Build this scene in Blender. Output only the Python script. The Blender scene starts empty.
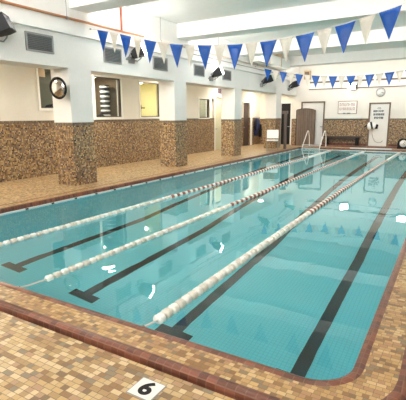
import bpy, bmesh, math, random
from mathutils import Vector, Matrix
random.seed(7)
S = bpy.context.scene
COL = S.collection
PI = math.pi

# ------------------------------------------------------------------ materials
class NT:
    def __init__(s, name):
        s.m = bpy.data.materials.new(name); s.m.use_nodes = True
        s.t = s.m.node_tree; s.t.nodes.clear()
        s.out = s.t.nodes.new('ShaderNodeOutputMaterial')
    def n(s, typ, **k):
        x = s.t.nodes.new(typ)
        for a, b in k.items():
            if a[0] == '_':
                x.inputs[a[1:].replace('_', ' ')].default_value = b
            else: setattr(x, a, b)
        return x
    def l(s, a, b): s.t.links.new(a, b)
    def math(s, op, a, b=None, c=None):
        x = s.t.nodes.new('ShaderNodeMath'); x.operation = op
        for i, v in enumerate((a, b, c)):
            if v is None: continue
            if isinstance(v, (int, float)): x.inputs[i].default_value = v
            else: s.l(v, x.inputs[i])
        return x.outputs[0]
    def mix(s, f, a, b, typ='MIX'):
        x = s.t.nodes.new('ShaderNodeMix'); x.data_type = 'RGBA'; x.blend_type = typ
        for i, v in ((0, f), (6, a), (7, b)):
            if isinstance(v, (int, float)): x.inputs[i].default_value = v
            elif isinstance(v, tuple): x.inputs[i].default_value = v if len(v) == 4 else (*v, 1)
            else: s.l(v, x.inputs[i])
        return x.outputs[2]
    def ramp(s, fac, stops, const=False):
        x = s.t.nodes.new('ShaderNodeValToRGB')
        if const: x.color_ramp.interpolation = 'CONSTANT'
        e = x.color_ramp.elements
        while len(e) < len(stops): e.new(0.5)
        for i, (p, c) in enumerate(stops):
            e[i].position = p; e[i].color = (*c, 1)
        s.l(fac, x.inputs[0]); return x.outputs[0]
    def pos(s):
        g = s.t.nodes.new('ShaderNodeNewGeometry'); sp = s.t.nodes.new('ShaderNodeSeparateXYZ'); sn = s.t.nodes.new('ShaderNodeSeparateXYZ')
        s.l(g.outputs['Position'], sp.inputs[0]); s.l(g.outputs['Normal'], sn.inputs[0])
        s.P = g.outputs['Position']; return sp.outputs, sn.outputs
    def comb(s, x, y, z):
        c = s.t.nodes.new('ShaderNodeCombineXYZ')
        for i, v in enumerate((x, y, z)):
            if isinstance(v, (int, float)): c.inputs[i].default_value = v
            else: s.l(v, c.inputs[i])
        return c.outputs[0]
    def white(s, vec):
        w = s.t.nodes.new('ShaderNodeTexWhiteNoise'); w.noise_dimensions = '3D'; s.l(vec, w.inputs[0]); return w.outputs[0]
    def bsdf(s, color, rough=.5, metal=0., bump=None, bd=.01, bs=.3, spec=.5, emit=None, es=0):
        b = s.t.nodes.new('ShaderNodeBsdfPrincipled')
        if isinstance(color, tuple): b.inputs['Base Color'].default_value = (*color, 1)
        else: s.l(color, b.inputs['Base Color'])
        if isinstance(rough, (int, float)): b.inputs['Roughness'].default_value = rough
        else: s.l(rough, b.inputs['Roughness'])
        b.inputs['Metallic'].default_value = metal
        b.inputs['Specular IOR Level'].default_value = spec
        if emit: b.inputs['Emission Color'].default_value = (*emit, 1); b.inputs['Emission Strength'].default_value = es
        if bump is not None:
            u = s.t.nodes.new('ShaderNodeBump'); u.inputs['Distance'].default_value = bd; u.inputs['Strength'].default_value = bs
            s.l(bump, u.inputs['Height']); s.l(u.outputs[0], b.inputs['Normal'])
        s.l(b.outputs[0], s.out.inputs[0]); return b

def plain(name, color, rough=.5, metal=0., var=.06, scale=18, spec=.5, emit=None, es=0):
    t = NT(name); t.pos()
    nz = t.n('ShaderNodeTexNoise', _Scale=scale, _Detail=3.0); t.l(t.P, nz.inputs['Vector'])
    c = t.mix(nz.outputs[0], tuple(x*(1-var) for x in color), tuple(min(1, x*(1+var)) for x in color))
    t.bsdf(c, rough, metal, spec=spec, emit=emit, es=es)
    return t.m

MOS = [(0, (.035, .022, .015)), (.12, (.15, .075, .032)), (.26, (.29, .165, .07)), (.42, (.44, .28, .125)),
       (.56, (.24, .17, .125)), (.68, (.52, .37, .19)), (.80, (.19, .155, .14)), (.9, (.60, .46, .28))]
def wall_mat(name, top, white=(.83, .83, .81), tint=1.0, size=.037):
    """plaster above, small brown glass mosaic below the given height, one darker border course on top"""
    t = NT(name); p, n = t.pos()
    cells = [t.math('FLOOR', t.math('DIVIDE', t.math('ADD', p[i], 100.013), size)) for i in range(3)]
    r = t.white(t.comb(*cells))
    big = t.n('ShaderNodeTexNoise', _Scale=1.1, _Detail=3.0); t.l(t.P, big.inputs['Vector'])
    rr = t.math('FRACT', t.math('ADD', t.math('MULTIPLY', r, .9), t.math('MULTIPLY', big.outputs[0], .12)))
    c = t.ramp(rr, [(a, tuple(x*tint for x in b)) for a, b in MOS], True)
    g = None
    for i in range(3):
        f = t.math('FRACT', t.math('DIVIDE', t.math('ADD', p[i], 100.013), size))
        m = t.math('MULTIPLY', t.math('LESS_THAN', f, .13), t.math('LESS_THAN', t.math('ABSOLUTE', n[i]), .5))
        g = m if g is None else t.math('MAXIMUM', g, m)
    c = t.mix(g, c, (.20, .15, .10))
    brd = t.math('GREATER_THAN', p[2], top-.075)
    c = t.mix(t.math('MULTIPLY', brd, .6), c, (.10, .095, .085))
    nz = t.n('ShaderNodeTexNoise', _Scale=26.0, _Detail=5.0, _Roughness=.65); t.l(t.P, nz.inputs['Vector'])
    mo = t.n('ShaderNodeTexNoise', _Scale=2.2, _Detail=4.0); t.l(t.P, mo.inputs['Vector'])
    w = t.mix(mo.outputs[0], tuple(x*.94 for x in white), tuple(min(1, x*1.05) for x in white))
    w = t.mix(t.math('MULTIPLY', nz.outputs[0], .30), w, tuple(x*.72 for x in white))
    up = t.math('GREATER_THAN', p[2], top)
    col = t.mix(up, c, w)
    rough = t.math('ADD', t.math('MULTIPLY', up, .45), .3)
    h = t.math('ADD', t.math('MULTIPLY', up, nz.outputs[0]), t.math('MULTIPLY', g, -.25))
    t.bsdf(col, rough, bump=h, bd=.012, bs=.55, spec=.4)
    return t.m

def floor_mat(name, a, b, pal, rowoff=True, grout=(.17, .115, .065), rough=.38):
    """mixed small rectangular floor tiles a x b metres"""
    t = NT(name); p, n = t.pos()
    row = t.math('FLOOR', t.math('DIVIDE', t.math('ADD', p[1], 50.01), b))
    fr = t.math('FRACT', t.math('DIVIDE', t.math('ADD', p[1], 50.01), b))
    rs = t.white(t.comb(row, 3.3, 1.7))
    xs = t.math('ADD', t.math('DIVIDE', t.math('ADD', p[0], 50.0), t.math('ADD', t.math('MULTIPLY', t.math('GREATER_THAN', rs, .55), a*.35), a*.65)), t.math('MULTIPLY', rs, 7.3))
    cx = t.math('FLOOR', xs); fx = t.math('FRACT', xs)
    r = t.white(t.comb(cx, row, 9.1))
    big = t.n('ShaderNodeTexNoise', _Scale=1.6, _Detail=4.0); t.l(t.P, big.inputs['Vector'])
    rr = t.math('FRACT', t.math('ADD', t.math('MULTIPLY', r, .85), t.math('MULTIPLY', big.outputs[0], .3)))
    c = t.ramp(r, pal, True)
    c = t.mix(t.math('MULTIPLY', big.outputs[0], .2), c, (.42, .26, .125), 'MIX')
    g = t.math('MAXIMUM', t.math('LESS_THAN', fr, .12), t.math('LESS_THAN', fx, .075))
    c = t.mix(t.math('MULTIPLY', g, .8), c, grout)
    t.bsdf(c, rough, bump=t.math('MULTIPLY', g, -1.), bd=.003, bs=.4, spec=.4)
    return t.m
TAN = [(0, (.40, .26, .12)), (.14, (.56, .41, .22)), (.30, (.27, .155, .07)), (.42, (.66, .52, .31)), (.54, (.43, .27, .16)),
       (.68, (.20, .13, .075)), (.74, (.52, .36, .17)), (.86, (.24, .20, .14)), (.93, (.60, .44, .22))]
def coping_mat():
    t = NT('red_brown_coping_tile'); p, n = t.pos()
    cells = [t.math('FLOOR', t.math('DIVIDE', t.math('ADD', p[i], 100.0), .066)) for i in range(2)]
    r = t.white(t.comb(cells[0], cells[1], 0.5))
    c = t.ramp(r, [(0, (.085, .024, .015)), (.3, (.14, .042, .024)), (.6, (.20, .066, .038)), (.85, (.12, .045, .034))], True)
    g = None
    for i in range(2):
        f = t.math('FRACT', t.math('DIVIDE', t.math('ADD', p[i], 100.0), .066))
        m = t.math('LESS_THAN', f, .10)
        g = m if g is None else t.math('MAXIMUM', g, m)
    nz = t.n('ShaderNodeTexNoise', _Scale=14.0, _Detail=4.0); t.l(t.P, nz.inputs['Vector'])
    c = t.mix(t.math('MULTIPLY', nz.outputs[0], .35), c, (.26, .11, .06))
    c = t.mix(t.math('MULTIPLY', g, .25), c, (.34, .22, .15))
    t.bsdf(c, .3, bump=t.math('MULTIPLY', g, -1.), bd=.002, bs=.3)
    return t.m
def pool_tile():
    t = NT('aqua_pool_tile'); p, n = t.pos()
    s = .05; g = None
    for i in range(3):
        f = t.math('FRACT', t.math('DIVIDE', t.math('ADD', p[i], 100.01), s))
        m = t.math('MULTIPLY', t.math('LESS_THAN', f, .14), t.math('LESS_THAN', t.math('ABSOLUTE', n[i]), .6))
        g = m if g is None else t.math('MAXIMUM', g, m)
    nz = t.n('ShaderNodeTexNoise', _Scale=.7, _Detail=3.0); t.l(t.P, nz.inputs['Vector'])
    c = t.mix(nz.outputs[0], POOL_A, POOL_B)
    c = t.mix(t.math('MULTIPLY', g, .35), c, tuple(x*.55 for x in POOL_A))
    t.bsdf(c, .4); return t.m
POOL_A = (.15, .69, .79); POOL_B = (.25, .81, .88)
def water_mat():
    t = NT('pool_water_surface'); t.pos()
    mp = t.n('ShaderNodeMapping'); mp.inputs['Scale'].default_value = (1, .8, 1); t.l(t.P, mp.inputs[0])
    a = t.n('ShaderNodeTexNoise', _Scale=1.6, _Detail=2.0, _Distortion=.6); t.l(mp.outputs[0], a.inputs['Vector'])
    b = t.n('ShaderNodeTexNoise', _Scale=6.0, _Detail=2.0); t.l(mp.outputs[0], b.inputs['Vector'])
    h = t.math('ADD', a.outputs[0], t.math('MULTIPLY', b.outputs[0], .12))
    u = t.n('ShaderNodeBump', _Strength=1.0, _Distance=.0022); t.l(h, u.inputs['Height'])
    g = t.n('ShaderNodeBsdfGlass', _IOR=1.333, _Roughness=0.0); g.inputs['Color'].default_value = (.97, 1, 1, 1)
    t.l(u.outputs[0], g.inputs['Normal']); t.l(g.outputs[0], t.out.inputs[0]); return t.m
def glass_mat():
    t = NT('clear_window_glass')
    lw = t.n('ShaderNodeLayerWeight', _Blend=.5); f = type('o', (), {'outputs': [t.math('ADD', t.math('MULTIPLY', t.math('POWER', lw.outputs['Facing'], 4.0), .6), .03)]}); tr = t.n('ShaderNodeBsdfTransparent'); tr.inputs[0].default_value = (.93, .96, .95, 1)
    gl = t.n('ShaderNodeBsdfGlossy', _Roughness=.02); m = t.n('ShaderNodeMixShader')
    t.l(f.outputs[0], m.inputs[0]); t.l(tr.outputs[0], m.inputs[1]); t.l(gl.outputs[0], m.inputs[2]); t.l(m.outputs[0], t.out.inputs[0]); return t.m
def emis(name, c, s):
    t = NT(name); e = t.n('ShaderNodeEmission', _Strength=s); e.inputs[0].default_value = (*c, 1); t.l(e.outputs[0], t.out.inputs[0]); return t.m
def stripes(name, c1, c2, pitch, duty, axis=2, off=0., rough=.6):
    t = NT(name); p, n = t.pos()
    f = t.math('FRACT', t.math('DIVIDE', t.math('ADD', p[axis], 100.+off), pitch))
    t.bsdf(t.mix(t.math('LESS_THAN', f, duty), c2, c1), rough); return t.m

M = dict(
    front=wall_mat('plaster_over_brown_mosaic', 1.48, (.87, .865, .845)),
    recess=wall_mat('warm_plaster_over_mosaic', 1.52, (.86, .83, .77)),
    far=wall_mat('cream_plaster_over_mosaic', 1.44, (.90, .87, .80)),
    deck=floor_mat('tan_deck_tile', .074, .042, TAN),
    rim=floor_mat('tan_rim_tile', .058, .037, [(a, (c[0]*.95, c[1]*.86, c[2]*.75)) for a, c in TAN]),
    coping=coping_mat(), pool=pool_tile(), water=water_mat(), glass=glass_mat(),
    line=plain('black_lane_tile', (.012, .022, .026), .5),
    ceil=plain('white_painted_concrete', (.92, .905, .88), .8, scale=6, var=.04),
    trim=plain('white_trim_paint', (.88, .87, .83), .5),
    lamp=emis('added_strip_glow', (1., .98, .955), 20.),  # glow of the added strip lights
    housing=plain('white_lamp_housing', (.8, .8, .78), .4),
    flood=emis('flood_lamp_glow', (1., .97, .9), 22.),
    black=plain('black_metal', (.012, .012, .013), .6, spec=.25),
    dark=plain('dark_brown_wood', (.05, .03, .02), .5),
    bronze=plain('brown_frame_paint', (.17, .115, .075), .45),
    copper=plain('orange_copper_pipe', (.55, .22, .09), .4, var=.2),
    redpipe=plain('red_painted_pipe', (.42, .11, .06), .5),
    white=plain('white_plastic', (.85, .85, .82), .4),
    gutter=plain('pale_gutter_tile', (.75, .82, .80), .4),
    chrome=plain('polished_steel', (.75, .76, .77), .22, 1.0),
    grey=plain('grey_metal', (.33, .33, .33), .4, .5),
    ventm=plain('grey_vent_louvre', (.24, .24, .25), .5),
    ventd=plain('vent_darkness', (.035, .035, .04), .8),
    blue=plain('blue_pennant_vinyl', (.012, .12, .47), .32, var=.25, scale=9),
    cream=plain('cream_pennant_vinyl', (.78, .74, .66), .4),
    cord=plain('pale_cord', (.72, .70, .66), .7),
    fwhite=plain('white_rope_float', (.90, .89, .84), .35, var=.08),
    fcream=plain('cream_rope_float', (.72, .70, .62), .35, var=.1),
    fred=plain('brick_red_rope_float', (.33, .12, .08), .4, var=.15),
    mirror=plain('mirror_face', (.85, .85, .85), .03, 1.0, var=0),
    bench=plain('dark_bench_wood', (.07, .045, .03), .5),
    yellow=plain('pale_yellow_wall', (.80, .74, .45), .7),
    brown=plain('dim_brown_wall', (.26, .19, .12), .7),
    olive=plain('grey_olive_wall', (.33, .32, .24), .7),
    darkdoor=plain('dark_door_paint', (.055, .035, .03), .5),
    paledoor=plain('pale_green_cream_door', (.62, .60, .44), .5),
    beige=plain('beige_box', (.62, .46, .28), .6),
    navy=plain('navy_cloth', (.02, .035, .13), .8),
    charcoal=plain('charcoal_cloth', (.014, .014, .017), .9, spec=.2),
    ink=plain('sign_ink', (.05, .055, .075), .6),
    faint=plain('faint_red_marker', (.40, .20, .18), .6),
    pinkframe=plain('reddish_board_frame', (.30, .19, .15), .5),
    board=plain('white_board', (.86, .84, .80), .35),
    stripe=stripes('black_and_white_stripes', (.85, .85, .83), (.02, .02, .02), .165, .34),
    fold=plain('grey_brown_folding_panel', (.19, .135, .10), .55, var=.2, scale=5),
    conduit=plain('dark_grey_post', (.13, .10, .09), .4, .3),
    pict=plain('dark_purple_picture', (.10, .06, .10), .5, var=.5, scale=30),
    palepipe=plain('pale_painted_pipe', (.62, .50, .42), .6),
    frosted=plain('frosted_pane', (.88, .88, .84), .3),
)

# ------------------------------------------------------------------ mesh helpers
class MB:
    def __init__(s): s.bm = bmesh.new(); s.k = 0
    def _set(s, faces):
        for f in faces: f.material_index = s.k
    def box(s, a, b, mat=None):
        lo = [min(x, y) for x, y in zip(a, b)]; hi = [max(x, y) for x, y in zip(a, b)]
        v = [s.bm.verts.new((x, y, z)) for x in (lo[0], hi[0]) for y in (lo[1], hi[1]) for z in (lo[2], hi[2])]
        if mat is not None:
            for q in v: q.co = mat @ q.co
        s._set([s.bm.faces.new([v[i] for i in f]) for f in ((0,1,3,2),(4,6,7,5),(0,4,5,1),(2,3,7,6),(0,2,6,4),(1,5,7,3))])
        return s
    def tube(s, pts, r, n=8, closed=False, cap=True):
        pts = [Vector(p) for p in pts]; rings = []; prev = None
        rad = r if isinstance(r, (list, tuple)) else [r]*len(pts)
        L = len(pts)
        for i, p in enumerate(pts):
            a = pts[(i-1) % L] if (i > 0 or closed) else p; b = pts[(i+1) % L] if (i < L-1 or closed) else p
            d = (b-a).normalized()
            if prev is None:
                ref = Vector((0, 0, 1)) if abs(d.z) < .9 else Vector((1, 0, 0))
                u = d.cross(ref).normalized()
            else: u = (prev - d*prev.dot(d)).normalized()
            prev = u; w = d.cross(u)
            rings.append([s.bm.verts.new(p + (u*math.cos(2*PI*k/n)+w*math.sin(2*PI*k/n))*rad[i]) for k in range(n)])
        fs = []
        for i in range(L if closed else L-1):
            A, B = rings[i], rings[(i+1) % L]
            for k in range(n): fs.append(s.bm.faces.new([A[k], A[(k+1) % n], B[(k+1) % n], B[k]]))
        if cap and not closed: fs += [s.bm.faces.new(rings[0][::-1]), s.bm.faces.new(rings[-1])]
        for f in fs: f.smooth = n > 6
        s._set(fs); return s
    def lathe(s, prof, n=24, mat=None):
        """prof: (radius, height) pairs about z; closed at both ends"""
        rings = []
        for r, h in prof:
            if r < 1e-5: rings.append([s.bm.verts.new((0, 0, h))])
            else: rings.append([s.bm.verts.new((r*math.cos(2*PI*k/n), r*math.sin(2*PI*k/n), h)) for k in range(n)])
        fs = []
        for A, B in zip(rings, rings[1:]):
            for k in range(n):
                if len(A) == 1 and len(B) == 1: continue
                if len(A) == 1: fs.append(s.bm.faces.new([A[0], B[k], B[(k+1) % n]]))
                elif len(B) == 1: fs.append(s.bm.faces.new([A[k], A[(k+1) % n], B[0]]))
                else: fs.append(s.bm.faces.new([A[k], A[(k+1) % n], B[(k+1) % n], B[k]]))
        if mat is not None:
            for R in rings:
                for q in R: q.co = mat @ q.co
        for f in fs: f.smooth = True
        s._set(fs); return s
    def prism(s, poly, d, mat=None):
        """poly in xz plane, extruded by d along y"""
        A = [s.bm.verts.new((x, 0, z)) for x, z in poly]; B = [s.bm.verts.new((x, d, z)) for x, z in poly]
        if mat is not None:
            for q in A+B: q.co = mat @ q.co
        n = len(poly)
        fs = [s.bm.faces.new(A), s.bm.faces.new(B[::-1])] + [s.bm.faces.new([A[i], B[i], B[(i+1) % n], A[(i+1) % n]]) for i in range(n)]
        s._set(fs); return s
    def face(s, pts):
        f = s.bm.faces.new([s.bm.verts.new(p) for p in pts]); s._set([f]); return s
    def build(s, name, mats, parent=None, bevel=0, loc=None, normals=True):
        if bevel:
            bmesh.ops.bevel(s.bm, geom=[e for e in s.bm.edges if len(e.link_faces) == 2 and e.calc_face_angle(0) > .6], offset=bevel, segments=2, affect='EDGES')
        if normals: bmesh.ops.recalc_face_normals(s.bm, faces=s.bm.faces)
        me = bpy.data.meshes.new(name); s.bm.to_mesh(me); s.bm.free()
        for m in (mats if isinstance(mats, (list, tuple)) else [mats]): me.materials.append(M[m] if isinstance(m, str) else m)
        o = bpy.data.objects.new(name, me); COL.objects.link(o)
        if loc: o.location = loc
        if parent: o.parent = parent
        return o
def tag(o, label=None, cat=None, group=None, kind=None):
    if label: o['label'] = label
    if cat: o['category'] = cat
    if group: o['group'] = group
    if kind: o['kind'] = kind
    return o
def empty(name, loc=(0, 0, 0), label=None, cat=None, group=None, rz=0):
    o = bpy.data.objects.new(name, None); COL.objects.link(o); o.location = loc; o.rotation_euler = (0, 0, rz); o.empty_display_size = .1
    return tag(o, label, cat, group)
def struct(o, label=None): return tag(o, label, None, None, 'structure')
def dup(root, loc=None, rz=None, label=None):
    def cp(o, par):
        c = o.copy(); COL.objects.link(c)
        if par is not None: c.parent = par
        for ch in o.children: cp(ch, c)
        return c
    r = cp(root, None)
    if loc is not None: r.location = loc
    if rz is not None: r.rotation_euler = (0, 0, rz)
    if label: r['label'] = label
    return r
def holes_wall(mb, axis, c0, c1, u0, u1, z0, z1, holes):
    """wall slab between c0..c1 on the axis (0=x,1=y), spanning u and z, with rectangular openings (u0,u1,z0,z1)"""
    us = sorted({u0, u1, *[h[0] for h in holes], *[h[1] for h in holes]}); zs = sorted({z0, z1, *[h[2] for h in holes], *[h[3] for h in holes]})
    for a, b in zip(us, us[1:]):
        run = None
        for c, d in zip(zs, zs[1:]):
            um, zm = (a+b)/2, (c+d)/2
            if any(h[0] < um < h[1] and h[2] < zm < h[3] for h in holes):
                if run: 
                    mb.box((c0, a, run[0]), (c1, b, run[1])) if axis == 0 else mb.box((a, c0, run[0]), (b, c1, run[1])); run = None
                continue
            run = (run[0], d) if run else (c, d)
        if run: mb.box((c0, a, run[0]), (c1, b, run[1])) if axis == 0 else mb.box((a, c0, run[0]), (b, c1, run[1]))
    return mb

# ------------------------------------------------------------------ dimensions
W = 1.573; PX0, PX1, PL = -.12, 4*W, 19.0          # pool
ZW = -.10; DZ = -.035                               # water level, deck level (the rim stands at 0)
YF = 21.0; YB = -5.0; XR = 8.2; XB = -3.25          # far, near, right walls; recess back wall
ZC = 4.42; XH = -1.05; ZH = 2.72; ZRC = 3.05        # ceiling, header face, header bottom, recess ceiling

def rrect(off, rad=.26, n=7):
    """rounded outline of the pool grown by off"""
    x0, x1, y0, y1 = PX0-off, PX1+off, -off, PL+off; r = rad+off; P = []
    for cx, cy, a0 in ((x1-r, y0+r, -90), (x1-r, y1-r, 0), (x0+r, y1-r, 90), (x0+r, y0+r, 180)):
        for k in range(n+1):
            a = math.radians(a0+90*k/n); P.append((cx+r*math.cos(a), cy+r*math.sin(a)))
    return P
def ring(mb, prof):
    """sweep (offset, z) profile round the pool"""
    R = [[mb.bm.verts.new((x, y, z)) for x, y in rrect(o)] for o, z in prof]; n = len(R[0]); fs = []
    for A, B in zip(R, R[1:]):
        for k in range(n): fs.append(mb.bm.faces.new([A[k], A[(k+1) % n], B[(k+1) % n], B[k]]))
    for f in fs: f.smooth = False
    mb._set(fs); return mb

# ------------------------------------------------------------------ deck, rim, pool
mb = MB()
inner = rrect(.375); outer = [(XR, YB), (XR, YF), (XB, YF), (XB, YB)]
# deck surface with the pool cut out: four slabs plus corner fans
o = .385
c = 8
quads = rrect(.375)
for qi, (ox, oy) in enumerate(((XR, YB), (XR, YF), (XB, YF), (XB, YB))):
    seg = quads[qi*c:(qi+1)*c]; vo = mb.bm.verts.new((ox, oy, DZ)); vs = [mb.bm.verts.new((x, y, DZ)) for x, y in seg]
    for a, b in zip(vs, vs[1:]): mb.bm.faces.new([vo, a, b])
    nx = quads[((qi+1)*c) % len(quads)]; nox, noy = ((XR, YF), (XB, YF), (XB, YB), (XR, YB))[qi]
    mb.face([(ox, oy, DZ), (*seg[-1], DZ), (*nx, DZ), (nox, noy, DZ)])
fl = mb.build('floor', 'deck', normals=False); 
for p in fl.data.polygons:
    if p.normal.z < 0: p.flip()
struct(fl, 'tan and ochre mixed tile pool deck')
sb = MB(); ring(sb, [(.375, DZ), (.375, -.2), (.5, -.3)])
struct(sb.build('deck_edge_channel', 'coping'), 'red tiled edge of the deck under the rim')

# outer red bullnose, tan band, inner red coping
mb = ring(MB(), [(.345, -.09), (.345, -.035), (.340, -.014), (.325, -.003), (.305, .002), (.285, -.001), (.27, -.004)])
struct(mb.build('trim_1', 'coping'), 'red-brown rounded tile edge on the outside of the pool rim')
mb = ring(MB(), [(.27, -.004), (.07, -.004)])
r_ = mb.build('pool_rim', 'rim'); struct(r_, 'band of small tan tiles around the pool')
mb = ring(MB(), [(.07, -.004), (.05, .003), (.03, .004), (.008, -.004), (.0, -.025), (.0, -.085), (.012, -.2)])
struct(mb.build('trim_2', 'coping'), 'red-brown coping tiles at the water edge')
# pale gutter lip along the left and far sides, with drain slots
mb = MB(); mb.box((PX0-.01, .35, -.125), (PX0+.05, PL-.35, -.082)); mb.box((PX0+.3, PL-.05, -.125), (PX1-.3, PL+.01, -.082))
g = mb.build('trim_3', 'gutter', bevel=.006); struct(g, 'pale gutter lip along the water line')
mb = MB()
for k in range(30): mb.box((PX0+.035, .7+k*.6, -.10), (PX0+.056, .76+k*.6, -.078))
mb.build('drain_slots', 'black', g)

def zf(y):
    P = [(0, -2.05), (2, -2.12), (5, -2.40), (8, -2.15), (11, -1.6), (14, -1.35), (19, -1.1)]
    for (a, u), (b, v) in zip(P, P[1:]):
        if y <= b: return u+(v-u)*(y-a)/(b-a)
    return P[-1][1]
mb = MB()
A = rrect(0); zs = [-.09]
T = [mb.bm.verts.new((x, y, -.09)) for x, y in A]; Bt = [mb.bm.verts.new((x, y, zf(max(0, min(PL, y))))) for x, y in A]
# left/right walls need the floor's bends, so rebuild the outline with extra points
mb.bm.verts.ensure_lookup_table()
mb.bm.free(); mb = MB()
out = []
N = len(A)
for i in range(N):
    p, q = A[i], A[(i+1) % N]; out.append(p)
    if abs(p[1]-q[1]) > 3:
        ys = [y for y in (2, 5, 8, 11, 14)]
        if q[1] < p[1]: ys = ys[::-1]
        for y in ys: out.append((p[0], y))
T = [mb.bm.verts.new((x, y, -.08)) for x, y in out]; Bt = [mb.bm.verts.new((x, y, zf(y))) for x, y in out]
for i in range(len(out)): mb.bm.faces.new([T[i], T[(i+1) % len(out)], Bt[(i+1) % len(out)], Bt[i]])
ys = sorted({y for x, y in out})
def xs_at(y):
    e = .26
    d = e-y if y < e else (y-(PL-e) if y > PL-e else 0)
    ins = e-math.sqrt(max(0, e*e-d*d)) if d > 0 else 0
    return PX0+ins, PX1-ins
prev = None
for y in [0]+[.26*(1-math.cos(PI/2*k/6)) for k in range(1, 7)]+[2, 5, 8, 11, 14, PL-.26]+[PL-.26*(1-math.sin(PI/2*k/6)) for k in range(1, 7)]:
    a, b = xs_at(y); cur = [mb.bm.verts.new((a, y, zf(y))), mb.bm.verts.new((b, y, zf(y)))]
    if prev and y > prev[2]+1e-5: mb.bm.faces.new([prev[0], prev[1], cur[1], cur[0]])
    prev = (*cur, y)
basin = mb.build('pool_basin', 'pool', normals=False)
struct(basin, 'aqua tiled pool basin')
for i in range(4):
    x = (i+.5)*W; mb = MB(); yy = [1.55, 2, 5, 8, 11, 14, 17.4]
    for a, b in zip(yy, yy[1:]): mb.face([(x-.08, a, zf(a)+.006), (x+.08, a, zf(a)+.006), (x+.08, b, zf(b)+.006), (x-.08, b, zf(b)+.006)])
    for a, b in ((1.5, 1.66), (17.3, 17.46)): mb.face([(x-.24, a, zf(a)+.008), (x+.24, a, zf(a)+.008), (x+.24, b, zf(b)+.008), (x-.24, b, zf(b)+.008)])
    struct(mb.build('lane_line', 'line'), 'black tile lane line on the pool floor')
mb = MB(); mb.face([(x, y, ZW) for x, y in rrect(.004)])
wt = mb.build('pool_water', 'water', normals=False)
if wt.data.polygons[0].normal.z < 0: wt.data.polygons[0].flip()
tag(wt, 'still clear turquoise water filling the pool', 'water', None, 'stuff')

# ------------------------------------------------------------------ walls
back_holes = [(5.53, 6.13, 1.86, 2.99), (7.62, 8.85, 1.60, 2.88), (9.88, 11.13, 1.60, 2.86), (14.03, 14.94, 1.54, 2.39), (15.5, 16.35, DZ, 2.56), (18.62, 19.86, DZ, 2.37)]
mb = holes_wall(MB(), 0, XB-.18, XB, YB, YF, DZ-.1, ZRC+.1, back_holes)
struct(mb.build('wall_left_recess', 'recess'), 'recessed white wall above brown mosaic')
mb = MB().box((XH-.62, YB, ZH), (XH, YF, 3.45))
struct(mb.build('wall_left', 'front'), 'textured grey-white wall above the alcove openings')
mb = MB().box((XH-.62, YB, 3.45), (XH+.10, YF, ZC+.1))
struct(mb.build('wall_left_upper', 'ceil'), 'white upper band of the left wall')
mb = MB().box((XB, YB, ZRC), (XH-.62, YF, ZRC+.12))
struct(mb.build('ceiling_alcove', 'trim'), 'low white ceiling over the alcoves')
COLY = [(.35, 1.05), (4.65, 5.35), (8.92, 9.62), (13.22, 13.87), (17.9, 18.6)]
for a, b in COLY:
    struct(MB().box((XH-.62, a, DZ-.05), (XH-.002, b, ZH)).build('pillar', 'front'), 'square pillar, white above brown mosaic')
far_holes = [(-1.92, -1.36, DZ, 2.32), (-.68, .50, DZ, 2.32), (2.92, 3.81, DZ, 2.19), (-.35, 1.28, 3.05, 3.80), (1.36, 3.0, 3.05, 3.8), (3.08, 4.72, 3.05, 3.8)]
mb = holes_wall(MB(), 1, YF, YF+.2, XB-.2, XR, DZ-.1, ZC+.1, far_holes)
struct(mb.build('wall_far', 'far'), 'far white wall above brown mosaic')
struct(MB().box((XR, YB, DZ-.1), (XR+.2, YF, ZC+.1)).build('wall_right', 'far'))
struct(MB().box((XB, YB-.2, DZ-.1), (XR, YB, ZC+.1)).build('wall_near', 'far'))
struct(MB().box((XH-.62, YB, ZC), (XR, YF, ZC+.15)).build('ceiling', 'ceil'), 'white ceiling between the beams')
for i, (a, b) in enumerate(((.4, 1.0), (4.70, 5.25), (8.98, 9.6), (13.35, 14.0), (17.95, 18.6))):
    struct(MB().box((XH+.10, a, 4.0), (XR, b, ZC)).build('ceiling_beam', 'ceil'), 'white concrete ceiling beam')
    if i in (2, 3): pass
struct(MB().box((XH, YF-.03, DZ), (-.68-.08, YF, .14)).box((.58, YF-.03, DZ), (2.84, YF, .14)).box((3.89, YF-.03, DZ), (XR, YF, .14)).build('baseboard_far', 'coping'), 'red-brown tile base along the far wall')
# red tiled low step along the far wall
struct(MB().box((XH, YF-.55, DZ), (XR, YF-.3, .045)).build('trim_4', 'coping', bevel=.012), 'red-brown tile kerb in front of the far wall')

# ------------------------------------------------------------------ windows in the recess wall, with the rooms behind
def wframe(name, y0, y1, z0, z1, t=.05, label=None, white=True, mull=None):
    fm = 'trim' if white else 'bronze'
    mb = MB(); x0, x1 = XB-.12, XB+.03
    mb.box((x0, y0-t, z1), (x1, y1+t, z1+t)).box((x0, y0-t, z0-t), (x1, y1+t, z0)).box((x0, y0-t, z0), (x1, y0, z1)).box((x0, y1, z0), (x1, y1+t, z1))
    f = mb.build(name, fm, bevel=.004); struct(f, label)
    mb = MB(); s = .03
    mb.box((XB-.1, y0, z1-s), (XB-.03, y1, z1)).box((XB-.1, y0, z0), (XB-.03, y1, z0+s)).box((XB-.1, y0, z0+s), (XB-.03, y0+s, z1-s)).box((XB-.1, y1-s, z0+s), (XB-.03, y1, z1-s))
    mb.build('window_frame', 'conduit', f)
    mb = MB(); mb.box((XB-.07, y0+s, z0+s), (XB-.062, y1-s, z1-s)).build('window_pane', 'glass', f)
    return f
wframe('window_1', 5.53, 6.13, 1.86, 2.99, .07, 'narrow window behind the round mirror')
wframe('window_2', 7.62, 8.85, 1.60, 2.88, .07, 'window onto a dim room with a striped pole')
wframe('window_3', 9.88, 11.13, 1.60, 2.86, .05, 'window onto a lit yellow room')
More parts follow.
